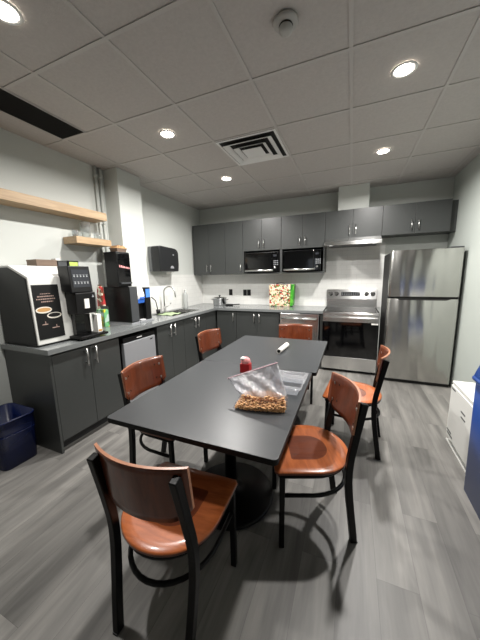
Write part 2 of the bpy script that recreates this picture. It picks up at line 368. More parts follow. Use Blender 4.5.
# ------------------------------------------------------------------ cabinets
def bar_handle(parent, p, d, L, out, r=.007, name='handle'):
    """p centre on the door face; d bar direction; out outward normal"""
    p, d, out = Vector(p), Vector(d), Vector(out)
    bm = NB()
    tube(bm, [p-d*L/2+out*.03, p+d*L/2+out*.03], r, 10)
    for s in (-1, 1): tube(bm, [p+d*s*L*.32-out*.001, p+d*s*L*.32+out*.03], r*.8, 8)
    return obj(name, bm, M['nickel'], parent)
def base_unit(label, face, a0, a1, doors, hsides, dep0, facepos, zt=.872, group='base cabinets', endpanel=None):
    """face 'x': unit on the left wall facing +x (a = y range); face 'y': on the rear wall facing -y (a = x range)"""
    t = thing('base_cabinet', label, 'cabinet', (0, 0, 0), group=group)
    fx = facepos-.019 if face == 'x' else facepos+.019
    bm = NB()
    if face == 'x':
        box(bm, dep0, fx, a0, a0+.018, .1, zt); box(bm, dep0, fx, a1-.018, a1, .1, zt); box(bm, dep0, dep0+.01, a0+.018, a1-.018, .1, zt); box(bm, dep0+.01, fx, a0+.018, a1-.018, .1, .118); box(bm, fx-.018, fx, a0+.018, a1-.018, .8, zt)
        t.location = ((dep0+fx)/2, (a0+a1)/2, 0)
    else:
        box(bm, a0, a0+.018, fx, dep0, .1, zt); box(bm, a1-.018, a1, fx, dep0, .1, zt); box(bm, a0+.018, a1-.018, dep0-.01, dep0, .1, zt); box(bm, a0+.018, a1-.018, fx, dep0-.01, .1, .118); box(bm, a0+.018, a1-.018, fx, fx+.018, .8, zt)
        t.location = ((a0+a1)/2, (dep0+fx)/2, 0)
    inv = -t.location
    def done(o): o.location = inv; return o
    done(obj('body', bm, M['cab'], t))
    if face == 'x': done(bobj('toe_kick', (dep0, fx-.06, a0, a1, 0, .1), M['toe'], t))
    else: done(bobj('toe_kick', (a0, a1, fx+.06, dep0, 0, .1), M['toe'], t))
    n = len(hsides); w = (a1-a0)/n; g = .0018
    for k in range(n):
        b0, b1 = a0+k*w+g, a0+(k+1)*w-g
        if face == 'x': d = bobj('door', (fx+.001, facepos, b0, b1, .105, zt-.016), M['cab'], t, .0015)
        else: d = bobj('door', (b0, b1, facepos, fx-.001, .105, zt-.016), M['cab'], t, .0015)
        done(d)
        h = b1-.045 if hsides[k] == 'R' else b0+.045
        if hsides[k] in 'RL':
            if face == 'x': bar_handle(d, (facepos, h, .765), (0, 0, 1), .16, (1, 0, 0))
            else: bar_handle(d, (h, facepos, .76), (0, 0, 1), .15, (0, -1, 0))
    return t
FX = -2.195
u = base_unit('dark grey two-door base cabinet under the coffee machine, nearest the navy wastebasket', 'x', 1.30, 1.975, 2, 'RL', XL+.002, FX)
o = bobj('end_panel', (XL+.002, FX, 1.28, 1.2995, 0, .872), M['cab'], u); o.location = -u.location
base_unit('dark grey two-door base cabinet right of the mini fridge, below the faucet', 'x', 2.56, 3.14, 2, 'RL', XL+.002, FX)
base_unit('dark grey two-door base cabinet under the far end of the sink, next to the corner', 'x', 3.142, 3.775, 2, 'RL', XL+.002, FX)
# corner filler of the left run
bm = NB(); box(bm, XL+.002, FX-.02, 3.777, YB-.01, 0, .872); box(bm, FX-.02, FX, 3.777, 4.11, .105, .872)
tag(obj('corner_cabinet', bm, M['cab'], None), 'blank dark grey corner section where the two cabinet runs meet', 'cabinet')
FY = 4.115
base_unit('narrow single-door base cabinet on the rear wall beside the corner', 'y', -2.17, -1.80, 1, 'R', YB-.01, FY)
base_unit('dark grey two-door base cabinet on the rear wall left of the dishwasher', 'y', -1.798, -1.045, 2, 'RL', YB-.01, FY)
bm = NB(); box(bm, -.408, -.372, FY, YB-.01, 0, .872)
tag(obj('cabinet_panel', bm, M['cab']), 'narrow dark grey end panel between the dishwasher and the range', 'cabinet panel')

# worktop with sink cut-out
SX0, SX1, SY0, SY1 = -2.665, -2.325, 3.06, 3.75
bm = NB(); z0, z1 = .875, .915
XF = -2.165; YF = 4.085
box(bm, XL+.001, XF, 1.262, SY0, z0, z1); box(bm, XL+.001, SX0, SY0, SY1, z0, z1); box(bm, SX1, XF, SY0, SY1, z0, z1)
box(bm, XL+.001, XF, SY1, YB-.001, z0, z1); box(bm, XF, -.372, YF, YB-.001, z0, z1)
bmesh.ops.remove_doubles(bm, verts=bm.verts, dist=1e-5)
tag(obj('countertop', bm, M['counter']), 'long L-shaped dark grey worktop running along the left and rear walls', 'countertop')
# sink
t = thing('kitchen_sink', 'stainless sink with two basins set into the left worktop', 'sink', ((SX0+SX1)/2, (SY0+SY1)/2, .915))
bm = NB(); hx, hy = (SX1-SX0)/2, (SY1-SY0)/2
box(bm, -hx-.015, hx+.015, -hy-.015, -hy+.005, 0, .004); box(bm, -hx-.015, hx+.015, hy-.005, hy+.015, 0, .004)
box(bm, -hx-.015, -hx+.005, -hy, hy, 0, .004); box(bm, hx-.005, hx+.015, -hy, hy, 0, .004); box(bm, -hx, hx, -.02, .02, -.01, .002)
obj('rim', bm, M['steel'], t)
for s in (-1, 1):
    y0, y1 = sorted((s*.02, s*(hy-.004))); bm = NB(); d = -.19; e = .003
    box(bm, -hx+.002, hx-.002, y0, y1, d-e, d); box(bm, -hx+.002, -hx+.005, y0, y1, d, 0); box(bm, hx-.005, hx-.002, y0, y1, d, 0)
    box(bm, -hx+.005, hx-.005, y0, y0+e, d, 0); box(bm, -hx+.005, hx-.005, y1-e, y1, d, 0)
    lathe(bm, [(0, d+.001), (.03, d+.001), (.035, d+.004), (.04, d+.001)], 0, (y0+y1)/2, 20)
    obj('basin', bm, M['steel'], t)
bm = NB()
for i in range(9):
    for j in range(13): bm.verts.new((-2.62+i*.03, 3.09+j*.022, .921+.006*math.sin(i*1.3+j*.9)))
bm.verts.ensure_lookup_table()
for i in range(8):
    for j in range(12): bm.faces.new([bm.verts[k] for k in (i*13+j, i*13+j+1, i*13+j+14, i*13+j+13)]).smooth = True
o = obj('dishcloth', bm, M['cloth']); md = o.modifiers.new('thick', 'SOLIDIFY'); md.thickness = .004
tag(o, 'pale green cloth laid over the near basin of the sink', 'dishcloth')
# faucet
t = thing('kitchen_faucet', 'tall gooseneck chrome faucet behind the sink', 'faucet', (-2.725, 3.40, .915))
bm = NB(); lathe(bm, [(0, 0), (.027, 0), (.027, .012), (.02, .03), (.019, .08), (.014, .09), (0, .09)], 0, 0, 20); obj('base', bm, M['nickel'], t)
bm = NB(); P = [(0, 0, .05), (0, 0, .30)]+[(.095-.095*math.cos(a), .03*(1-math.cos(a))*.5, .30+.10*math.sin(a)) for a in [PI*k/12 for k in range(1, 13)]]+[(.20, .03, .235)]
tube(bm, P, .011, 12); obj('spout', bm, M['nickel'], t)
bm = NB(); tube(bm, [(0, .02, .07), (.03, .05, .09), (.05, .10, .13)], .006, 8); obj('lever', bm, M['nickel'], t)
# dish brush
bm = NB(); lathe(bm, [(0, 0), (.03, 0), (.034, .06), (.03, .06), (.027, .004), (0, .004)], -2.72, 3.24, 18); tube(bm, [(-2.72, 3.24, .02), (-2.725, 3.20, .20), (-2.73, 3.12, .26)], .007, 8)
for v in bm.verts: v.co.z += .915
tag(obj('dish_brush', bm, M['plastic']), 'black-handled dish brush in a short holder left of the faucet', 'dish brush')
# soap bottle
t = thing('soap_bottle', 'clear pump-top soap bottle against the tiles beyond the faucet', 'bottle', (-2.735, 4.0, .915))
bm = NB(); lathe(bm, [(0, 0), (.04, 0), (.042, .01), (.042, .22), (.034, .26), (.016, .285), (.016, .30), (0, .30)], 0, 0, 20); obj('bottle_body', bm, M['soap'], t)
bm = NB(); lathe(bm, [(0, .30), (.018, .30), (.018, .325), (0, .325)], 0, 0, 14); tube(bm, [(0, 0, .32), (0, 0, .35), (.035, 0, .35)], .005, 8); obj('pump', bm, M['whitep'], t)

# ------------------------------------------------------------------ upper cabinets
def upper(label, x0, x1, z0, z1, nd, hs, yf=4.41, shelf=None, dz0=None):
    t = thing('wall_cabinet', label, 'cabinet', ((x0+x1)/2, YB-.17, z0), group='upper cabinets'); inv = -t.location
    d0 = dz0 if dz0 else z0
    bm = NB()
    if shelf is None: box(bm, x0, x1, yf+.02, YB-.002, z0, z1)
    else:
        box(bm, x0, x1, yf+.02, YB-.002, d0, z1)
        box(bm, x0, x0+.018, yf, YB-.002, z0, d0); box(bm, x1-.018, x1, yf, YB-.002, z0, d0)
        box(bm, x0+.018, x1-.018, yf, YB-.002, z0, z0+.018); box(bm, x0+.018, x1-.018, YB-.012, YB-.002, z0+.018, d0)
    obj('body', bm, M['cab'], t).location = inv
    w = (x1-x0)/nd
    for k in range(nd):
        b0, b1 = x0+k*w+.0015, x0+(k+1)*w-.0015
        d = bobj('door', (b0, b1, yf, yf+.019, d0+.001, z1), M['cab'], t, .0015); d.location = inv
        if hs[k] in 'RL':
            h = b1-.04 if hs[k] == 'R' else b0+.04
            bar_handle(d, (h, yf, d0+.115), (0, 0, 1), .13, (0, -1, 0))
    return t
upper('tall two-door upper cabinet in the back left corner', XL+.03, -2.117, 1.487, 2.39, 2, 'RL')
upper('tall single-door upper cabinet left of the microwaves', -2.115, -1.772, 1.487, 2.39, 1, 'R')
upper('upper cabinet holding the left microwave in its open bay', -1.77, -1.093, 1.487, 2.39, 2, 'RL', shelf=1, dz0=1.875)
upper('upper cabinet holding the right microwave in its open bay', -1.091, -.405, 1.487, 2.39, 2, 'RL', shelf=1, dz0=1.875)
upper('short two-door upper cabinet directly above the range hood', -.403, .37, 1.985, 2.39, 2, 'RL')
t = upper('short two-door upper cabinet above the refrigerator', .372, 1.165, 1.985, 2.39, 2, 'RL')
o = bobj('filler_panel', (1.167, XR-.002, 4.47, YB-.002, 1.985, 2.38), M['cab'], t); o.location = -t.location
# filler at left wall
# ------------------------------------------------------------------ microwaves
def microwave(label, x0, x1, flip):
    t = thing('microwave', label, 'microwave', ((x0+x1)/2, 4.5, 1.506), group='microwaves'); W = (x1-x0)/2
    H = .335
    bm = NB(); box(bm, -W, W, -.095, .20, .012, H)
    for sx in (-1, 1):
        for y in (-.07, .17): lathe(bm, [(0, 0), (.014, 0), (.014, .012), (0, .012)], sx*(W-.05), y, 10)
    obj('body', bm, M['plastic'], t, .004)
    d1 = W*.62
    bm = NB(); box(bm, -W+.003, d1, -.115, -.096, .02, H-.005); obj('door', bm, M['gloss'], t, .004)
    bm = NB(); box(bm, -W+.05, d1-.06, -.1165, -.1152, .085, H-.035); obj('window', bm, M['gloss'], t)
    bm = NB(); box(bm, d1+.004, W-.003, -.115, -.096, .02, H-.005); p = obj('control_panel', bm, M['gloss'], t, .003)
    bm = NB(); lathe(bm, [(0, 0), (.02, 0), (.018, .018), (0, .018)], 0, 0, 18)
    for v in bm.verts: v.co = Vector((d1+.06 + v.co.x, -.1155-v.co.z, .075+v.co.y))
    obj('dial', bm, M['chrome'], p)
    bm = NB(); box(bm, d1+.03, W-.03, -.1165, -.1152, H-.075, H-.045); obj('clock_display', bm, M['display'], p)
    bm = NB()
    for i in range(3):
        for j in range(3): box(bm, d1+.034+i*.03, d1+.052+i*.03, -.1165, -.1152, .12+j*.03, .134+j*.03)
    obj('buttons', bm, M['icon'], p)
    bm = NB(); tube(bm, [(-W+.01, -.142, .035), (d1+.03, -.142, .035)], .017, 12)
    for x in (-W+.045, d1-.03): tube(bm, [(x, -.114, .035), (x, -.142, .035)], .009, 8)
    obj('handle', bm, M['nickel'], t)
    return t
microwave('black microwave with a steel handle bar in the left open bay', -1.725, -1.135, 0)
microwave('black microwave with a steel handle bar in the right open bay, beside the range hood', -1.045, -.455, 0)

# ------------------------------------------------------------------ range hood
t = thing('range_hood', 'slim stainless under-cabinet range hood above the stove', 'range hood', (-.015, 4.45, 1.87))
bm = NB(); prism(bm, [(YB-.012-4.45, .113), (-.055, .113), (-.195, .058), (-.205, .052), (-.205, .002), (YB-.012-4.45, .004)], 'x', -.382, .382); obj('canopy', bm, M['steel'], t, .002)
bm = NB(); box(bm, -.33, .33, -.17, .2, -.001, .003); obj('filter', bm, M['dgrey'], t)
for s in (-1, 1):
    bm = NB(); lathe(bm, [(0, -.004), (.03, -.004), (.033, 0), (0, 0)], s*.29, -.18, 16); obj('lamp_lens', bm, M['whitep'], t)

# ------------------------------------------------------------------ range (stove)
t = thing('kitchen_range', 'stainless electric range with black glass oven door', 'stove', (.008, 4.39, 0)); W = .378; F = 4.07-4.39
bm = NB(); box(bm, -W+.004, W-.004, F+.035, .32, .03, .895)
for sx in (-1, 1):
    for y in (F+.08, .28): lathe(bm, [(0, 0), (.015, 0), (.015, .03), (0, .03)], sx*(W-.05), y, 10)
obj('body', bm, M['dgrey'], t)
bm = NB(); box(bm, -W, W, F+.005, .27, .896, .912); obj('cooktop_frame', bm, M['steel'], t, .004)
bm = NB(); box(bm, -W+.02, W-.02, F+.03, .25, .9125, .9155); g = obj('glass_cooktop', bm, M['gloss'], t, .001)
for x, y, r in ((-.18, -.16, .10), (.19, -.16, .085), (-.18, .12, .075), (.19, .12, .10)):
    bm = NB(); lathe(bm, [(r-.003, .9157), (r, .9157), (r, .9161), (r-.003, .9161)], x, y, 40); obj('burner_ring', bm, M['dgrey'], g)
bm = NB(); prism(bm, [(.272, .896), (.345, .896), (.345, 1.205), (.30, 1.205), (.272, 1.05)], 'x', -W, W); bg = obj('backguard', bm, M['steel'], t, .003)
# control panel features lie on sloped face from (y.272,z1.05) to (.30,1.205)
def on_guard(x, z): return Vector((x, .272+(z-1.05)*.028/.155, z))
nrm = Vector((0, -.155, .028)).normalized()
for x in (-.315, -.225, .225, .315):
    c = on_guard(x, 1.135); bm = NB(); tube(bm, [c, c+nrm*.006, c+nrm*.007, c+nrm*.03], [.034, .034, .026, .022], 20); obj('knob', bm, M['chrome'], bg)
bm = NB()
for s in (0,):
    a, b_ = on_guard(-.15, 1.10), on_guard(.13, 1.165)
    prism(bm, [(a.y-.003, a.z), (a.y+.004, a.z), (b_.y+.004, b_.z), (b_.y-.003, b_.z)], 'x', -.15, .13)
cp = obj('control_display', bm, M['gloss'], bg)
bm = NB()
for i in range(8):
    for j in range(2):
        z = 1.112+j*.028; y = on_guard(0, z).y; box(bm, -.14+i*.033, -.122+i*.033, y-.006, y-.001, z, z+.012)
obj('display_digits', bm, M['icon'], cp)
bm = NB(); box(bm, -W+.003, W-.003, F+.002, F+.034, .245, .765); obj('oven_door', bm, M['gloss'], t, .004)
bm = NB(); box(bm, -W+.003, W-.003, F-.001, F+.034, .768, .893); fr = obj('door_top_panel', bm, M['steel'], t, .004)
bm = NB(); box(bm, -W+.02, W-.02, F-.052, F-.032, .815, .845)
for s in (-1, 1): box(bm, s*(W-.05)-.014, s*(W-.05)+.014, F-.036, F, .82, .84)
obj('handle', bm, M['steel'], fr, .006, 3)
bm = NB(); box(bm, -.29, .29, F+.0005, F+.0025, .34, .68); obj('oven_window', bm, M['gloss'], t)
bm = NB(); box(bm, -W+.003, W-.003, F+.004, F+.034, .045, .238); obj('storage_drawer', bm, M['steel'], t, .005)
bm = NB(); box(bm, .28, .365, F-.0006, F+.0015, .742, .764); obj('sticker', bm, M['paper'], t)

# ------------------------------------------------------------------ dishwasher
t = thing('dishwasher', 'stainless dishwasher built in left of the range', 'dishwasher', (-.727, 4.39, 0))
bm = NB(); box(bm, -.298, .298, -.25, .3, .01, .868); box(bm, -.298, .298, -.27, -.25, .11, .868); obj('body', bm, M['dgrey'], t)
bm = NB(); box(bm, -.296, .296, -.31, -.272, .12, .862); d = obj('door', bm, M['steel'], t, .004)
bm = NB(); tube(bm, [(-.265, -.35, .79), (.265, -.35, .79)], .011, 12)
for s in (-1, 1): tube(bm, [(s*.25, -.309, .79), (s*.25, -.35, .79)], .008, 8)
obj('handle', bm, M['steel'], d)
bm = NB(); box(bm, -.296, .296, -.245, -.235, .0, .11); obj('toe_kick', bm, M['toe'], t)

# ------------------------------------------------------------------ refrigerator
t = thing('refrigerator', 'tall stainless top-freezer refrigerator beside the right wall', 'refrigerator', (.828, 4.32, 0)); F = 3.92-4.32
bm = NB(); box(bm, -.377, .377, F+.07, .36, .03, 1.715)
box(bm, -.375, .375, F+.05, F+.07, .03, 1.70)
for sx in (-1, 1):
    for y in (F+.14, .3): lathe(bm, [(0, 0), (.02, 0), (.02, .03), (0, .03)], sx*.32, y, 10)
obj('cabinet_body', bm, M['vent'], t, .003)
def fridge_door(name, z0, z1, low):
    n = 14; bm = NB(); pts = []
    W = .378
    pts = [(-W, F+.052)]+[(-W+.0, F+.03)]
    for k in range(7):
        a = PI/2*k/6; pts.append((-W+.028-.028*math.cos(a), F+.03-.03*math.sin(a)))
    for k in range(7):
        a = PI/2*(1-k/6); pts.append((W-.028+.028*math.cos(a), F+.03-.03*math.sin(a)))
    pts.append((W, F+.052))
    prism(bm, pts, 'z', z0, z1, smooth=False)
    o = obj(name, bm, M['fridge'], t)
    for p in o.data.polygons:
        if abs(p.normal.z) < .5: p.use_smooth = True
    md = o.modifiers.new('bevel', 'BEVEL'); md.width = .003; md.segments = 2; md.limit_method = 'ANGLE'; md.angle_limit = math.radians(60)
    return o
fridge_door('freezer_door', 1.155, 1.735, 0)
fd = fridge_door('fresh_food_door', .05, 1.13, 1)
bm = NB(); prism(bm, [(-.30, 1.136), (.36, 1.136), (.36, 1.154), (-.30, 1.154)], 'y', F+.02, F+.05); obj('handle_gap', bm, M['vent'], t)
bm = NB(); prism(bm, [(-.27, 1.131), (-.25, 1.112), (.25, 1.112), (.30, 1.131)], 'y', F-.0012, F+.03); obj('handle_recess', bm, M['vent'], fd)
bm = NB(); box(bm, -.37, .37, F+.03, F+.06, .008, .045); obj('kick_grille', bm, M['vent'], t)
bm = NB(); box(bm, .24, .37, F+.01, F+.12, 1.7365, 1.752); obj('hinge_cover', bm, M['dgrey'], t, .003)

# ------------------------------------------------------------------ mini fridge
t = thing('mini_fridge', 'silver-door mini fridge under the left worktop between cabinets', 'mini fridge', (-2.45, 2.265, 0))
bm = NB(); box(bm, -.30, .22, -.245, .245, .02, .83)
for sx in (-1, 1):
    for sy in (-1, 1): lathe(bm, [(0, 0), (.015, 0), (.015, .02), (0, .02)], -.04+sx*.2, sy*.2, 10)
obj('body', bm, M['plastic'], t, .004)
bm = NB(); box(bm, .222, .266, -.243, .243, .04, .775); d = obj('door', bm, M['silver'], t, .006)
bm = NB(); box(bm, .222, .262, -.243, .243, .78, .828); obj('top_trim', bm, M['plastic'], t, .004)
bm = NB(); box(bm, .2625, .264, -.05, .03, .80, .81); obj('light_strip', bm, M['whitep'], t)
bm = NB(); box(bm, .2665, .2675, .15, .19, .735, .742); box(bm, .2665, .2675, .16, .20, .742, .749); obj('badge', bm, M['plastic'], d)

# ------------------------------------------------------------------ worktop things
# coffee machine
t = thing('coffee_machine', 'large white and black coffee machine with printed front panel and touch screen', 'coffee machine', (-2.555, 1.565, .915))
def rel(x, y, z): return (x+2.55, y-1.59, z-.915)
pr = [(-2.78, .93), (-2.325, .93), (-2.345, 1.488), (-2.575, 1.585), (-2.78, 1.585)]
bm = NB(); prism(bm, [(x+2.55, z-.915) for x, z in pr], 'y', 1.322-1.59, 1.83-1.59); obj('housing', bm, M['white'], t, .006)
ins = [(-2.775, .935), (-2.336, .935), (-2.356, 1.472), (-2.58, 1.568), (-2.775, 1.568)]
for y0, y1 in ((1.312, 1.3218), (1.8302, 1.837)):
    bm = NB(); prism(bm, [(x+2.55, z-.915) for x, z in ins], 'y', y0-1.59, y1-1.59); obj('side_panel', bm, M['plastic'], t, .003)
bm = NB(); box(bm, *[.01-.22, .215, -.265, .245, 0, .0148]); obj('base', bm, M['plastic'], t)
# slanted front poster: helper mapping (y, z) on the front face
def ff(y, z, out):
    x = -2.325+(z-.93)*(-.02/.515)
    return Vector(rel(x+out, y, z))
def fquad(bm, y0, y1, z0, z1, o0, o1):
    q = [ff(y, z, o) for o in (o0, o1) for y, z in ((y0, z0), (y1, z0), (y1, z1), (y0, z1))]
    v = [bm.verts.new(p) for p in q]
    for f in ((0, 1, 2, 3), (7, 6, 5, 4), (0, 4, 5, 1), (1, 5, 6, 2), (2, 6, 7, 3), (3, 7, 4, 0)): bm.faces.new([v[i] for i in f])
bm = NB(); fquad(bm, 1.338, 1.548, .972, 1.422, -.001, .004); po = obj('front_poster', bm, M['plastic'], t)
bm = NB()
random.seed(8)
for z, a, b_, s in ((1.345, 1.395, 1.475, .6), (1.322, 1.37, 1.50, 1), (1.300, 1.36, 1.51, 1), (1.278, 1.395, 1.49, 1)):
    y = a
    while y < b_:
        wd = random.uniform(.006, .016); fquad(bm, y, min(y+wd, b_), z, z+.009*s, .004, .005); y += wd+.004
obj('poster_text', bm, M['ptext'], po)
def fellipse(name, cy, cz, ry, rz, o0, o1, m, parent):
    bm = NB(); A = [ff(cy+ry*math.cos(a), cz+rz*math.sin(a), o0) for a in [2*PI*k/28 for k in range(28)]]; B = [ff(cy+ry*math.cos(a), cz+rz*math.sin(a), o1) for a in [2*PI*k/28 for k in range(28)]]
    va = [bm.verts.new(p) for p in A]; vb = [bm.verts.new(p) for p in B]
    bm.faces.new(va); bm.faces.new(vb[::-1])
    for k in range(28): bm.faces.new((va[k], va[(k+1) % 28], vb[(k+1) % 28], vb[k]))
    return obj(name, bm, m, parent)
c = fellipse('printed_cup', 1.405, 1.215, .064, .027, .004, .0055, M['cream'], po)
fellipse('printed_coffee', 1.405, 1.217, .053, .017, .0055, .0065, M['coffee'], po)
fellipse('printed_cup', 1.482, 1.163, .060, .026, .0045, .006, M['cream'], po)
fellipse('printed_coffee', 1.482, 1.166, .050, .017, .006, .007, M['plastic'], po)
bm = NB(); fquad(bm, 1.375, 1.42, 1.092, 1.098, .004, .005); fquad(bm, 1.40, 1.405, 1.098, 1.12, .004, .005); obj('poster_caption', bm, M['ptext'], po)
bm = NB(); fquad(bm, 1.45, 1.51, 1.055, 1.062, .004, .005); fquad(bm, 1.485, 1.49, 1.062, 1.082, .004, .005)
obj('poster_caption', bm, M['ptext'], po)
# brewing module
bm = NB(); prism(bm, [(-2.352+2.55, 1.15-.915), (-2.21+2.55, 1.15-.915), (-2.20+2.55, 1.34-.915), (-2.352+2.55, 1.36-.915)], 'y', 1.60-1.59, 1.795-1.59); br = obj('brew_head', bm, M['plastic'], t, .006)
bm = NB(); prism(bm, [(-2.352+2.55, 1.355-.915), (-2.205+2.55, 1.345-.915), (-2.226+2.55, 1.575-.915), (-2.36+2.55, 1.575-.915)], 'y', 1.575-1.59, 1.778-1.59); sh = obj('screen_housing', bm, M['plastic'], t, .005)
def sc(y, z, o):
    x = -2.205+(z-1.345)*(-.021/.23); return Vector(rel(x+o, y, z))
def squad(bm, y0, y1, z0, z1, o0, o1):
    v = [bm.verts.new(p) for p in [sc(y, z, o) for o in (o0, o1) for y, z in ((y0, z0), (y1, z0), (y1, z1), (y0, z1))]]
    for f in ((0, 1, 2, 3), (7, 6, 5, 4), (0, 4, 5, 1), (1, 5, 6, 2), (2, 6, 7, 3), (3, 7, 4, 0)): bm.faces.new([v[i] for i in f])
bm = NB(); squad(bm, 1.598, 1.758, 1.39, 1.545, -.001, .003); s2 = obj('touch_screen', bm, M['display'], sh)
bm = NB()
for i in range(5):
    for j in range(2):
        y = 1.606+i*.03; z = 1.42+j*.06; squad(bm, y+.006, y+.018, z, z+.014, .003, .004); squad(bm, y+.002, y+.022, z+.018, z+.021, .003, .004)
obj('screen_icons', bm, M['icon'], s2)
bm = NB(); box(bm, *(-2.212+2.55, -2.196+2.55, 1.675-1.59, 1.72-1.59, 1.20-.915, 1.285-.915)); obj('notice_card', bm, M['paper'], br)
bm = NB(); prism(bm, [(1.755-1.59, 1.375-.915-.08), (1.775-1.59, 1.375-.915-.08), (1.765-1.59, 1.40-.915-.08)], 'x', -2.204+2.55, -2.195+2.55); obj('logo_mark', bm, M['icon'], br)
bm = NB(); box(bm, -2.352+2.55, -2.28+2.55, 1.625-1.59, 1.775-1.59, .0415, .235); obj('cup_niche', bm, M['gloss'], t, .003)
bm = NB(); box(bm, -2.352+2.55, -2.17+2.55, 1.585-1.59, 1.87-1.59, .016, .040); dt = obj('drip_tray', bm, M['plastic'], t, .004)
bm = NB()
for k in range(12): box(bm, -2.29+2.55, -2.18+2.55, 1.59-1.59+k*.0215, 1.60-1.59+k*.0215, .040, .043)
obj('drip_grid', bm, M['black'], dt)
bm = NB(); box(bm, -2.262, -2.20, 1.755, 1.80, .959, 1.13)
o = tag(obj('paper_card', bm, [M['paper']]), 'white folded card standing at the right end of the coffee machine drip tray', 'card')
bm = NB(); box(bm, -2.1995, -2.199, 1.76, 1.795, .965, .985); c_ = obj('orange_print', bm, M['coffee'], o)
# boxes on the coffee machine
def carton(name, label, cat, dims, m, extra=None):
    t = thing(name, label, cat, ((dims[0]+dims[1])/2, (dims[2]+dims[3])/2, dims[4])); 
    x, y = (dims[1]-dims[0])/2, (dims[3]-dims[2])/2; h = dims[5]-dims[4]
    obj_ = bobj('carton', (-x, x, -y, y, 0, h), m, t, .002)
    bm = NB(); box(bm, -x-.001, x+.001, -y-.001, y+.001, h-.012, h+.001); obj('lid', bm, extra or m, t)
    return t
Z = 1.5865
carton('long_carton', 'long flat brown carton on top of the coffee machine', 'box', (-2.715, -2.575, 1.515, 1.695, Z, Z+.055), M['brown'], M['brown'])
t = carton('tea_carton', 'dark grey printed carton between the brown and lime cartons on the coffee machine', 'box', (-2.715, -2.575, 1.705, 1.79, Z, Z+.052), M['dgrey'], M['cabin'])
bm = NB(); box(bm, -.03, .04, -.04, .0, .0565, .072); obj('white_packet', bm, M['paper'], t)
t = carton('tea_carton', 'lime green and black carton at the right end on the coffee machine', 'box', (-2.715, -2.575, 1.80, 1.91, Z, Z+.055), M['plastic'], M['plastic'])
bm = NB(); box(bm, .0705, .0725, -.04, .047, .006, .044); obj('lime_label', bm, M['lime'], t)

# snack packs by the brewer
t = thing('snack_pack', 'tall red and white snack pack standing behind the green tea box', 'snack pack', (-2.70, 2.235, .915))
bm = NB(); prism(bm, [(-.05, 0), (.05, 0), (.052, .25), (.045, .36), (.03, .46), (-.03, .46), (-.045, .36), (-.052, .25)], 'y', -.02, .02); obj('pouch', bm, M['snack'], t, .012, 3)
bm = NB(); box(bm, -.032, .032, -.004, .004, .462, .478); obj('seal', bm, M['brown'], t)
t = thing('tea_box', 'open green and yellow tea box on the worktop beside the black brewer', 'box', (-2.615, 2.165, .915))
bm = NB(); box(bm, -.058, .058, -.03, .03, 0, .20); obj('carton', bm, M['tea'], t, .003)
bm = NB(); box(bm, -.058, .058, .0305, .034, .05, .235); obj('open_flap', bm, M['dgrey'], t)

# black brewer: tall box + water unit
t = thing('water_dispenser', 'black countertop hot water dispenser with a blue-tinted tank and small blue screen', 'water dispenser', (-2.55, 2.49, .915))
bm = NB(); box(bm, -.235, .17, -.135, -.01, .02, .445)
obj('body', bm, M['plastic'], t, .006)
bm = NB(); box(bm, .171, .177, -.13, -.013, .03, .44); obj('front_panel', bm, M['dgrey'], t, .002)
bm = NB(); box(bm, -.02, .185, -.005, .23, .0, .018); obj('tray', bm, M['silver'], t, .003)
bm = NB(); box(bm, -.02, .16, .132, .225, .019, .425); sc_ = obj('screen_column', bm, M['plastic'], t, .005)
bm = NB(); box(bm, .161, .165, .142, .215, .30, .405); obj('screen', bm, M['screen'], sc_)
bm = NB(); box(bm, -.02, .11, -.008, .13, .019, .234); obj('back_column', bm, M['plastic'], t)
bm = NB(); prism(bm, [(-.02, .285), (.15, .285), (.16, .33), (.13, .43), (-.02, .43)], 'y', -.005, .125); tk = obj('water_tank', bm, M['whitep'], t, .01, 3)
bm = NB(); prism(bm, [(-.02, .235), (.145, .235), (.155, .284), (-.02, .284)], 'y', -.007, .127); obj('tank_base', bm, M['tank'], t, .004)
bm = NB(); box(bm, .158, .163, .04, .12, .292, .31); obj('blue_trim', bm, M['tank'], tk)
bm = NB(); box(bm, -.235, .173, -.138, -.007, 0, .0195); obj('foot', bm, M['silver'], t)
bm = NB(); lathe(bm, [(0, 0), (.028, 0), (.036, .012), (.034, .012), (.026, .003), (0, .003)], -2.40, 2.56, 24)
for v in bm.verts: v.co.z += .934
tag(obj('saucer', bm, M['whitep']), 'small white dish on the tray of the water dispenser', 'dish')
# black display case on top
t = thing('display_case', 'black display case with a lit red sign on top of the water dispenser', 'display case', (-2.56, 2.41, 1.362))
bm = NB(); box(bm, -.10, .09, -.11, .085, 0, .40); obj('case', bm, M['plastic'], t, .004)
bm = NB(); box(bm, .0905, .098, -.105, .08, .03, .38); fp = obj('front_panel', bm, M['gloss'], t, .003)
bm = NB(); random.seed(3)
for k in range(8):
    y = -.085+k*.019; h = .03-.0022*k; z = .222-.002*k
    box(bm, .0985, .1, y, y+.003, z, z+h); box(bm, .0985, .1, y, y+.012, z+h*(.2+.6*(k % 2)), z+h*(.2+.6*(k % 2))+.003)
    if k % 2: box(bm, .0985, .1, y+.011, y+.015, z, z+h*.8)
obj('sign_lettering', bm, M['redtext'], fp)
bm = NB(); box(bm, .098, .118, -.09, .07, .032, .05); obj('shelf_lip', bm, M['dgrey'], fp)
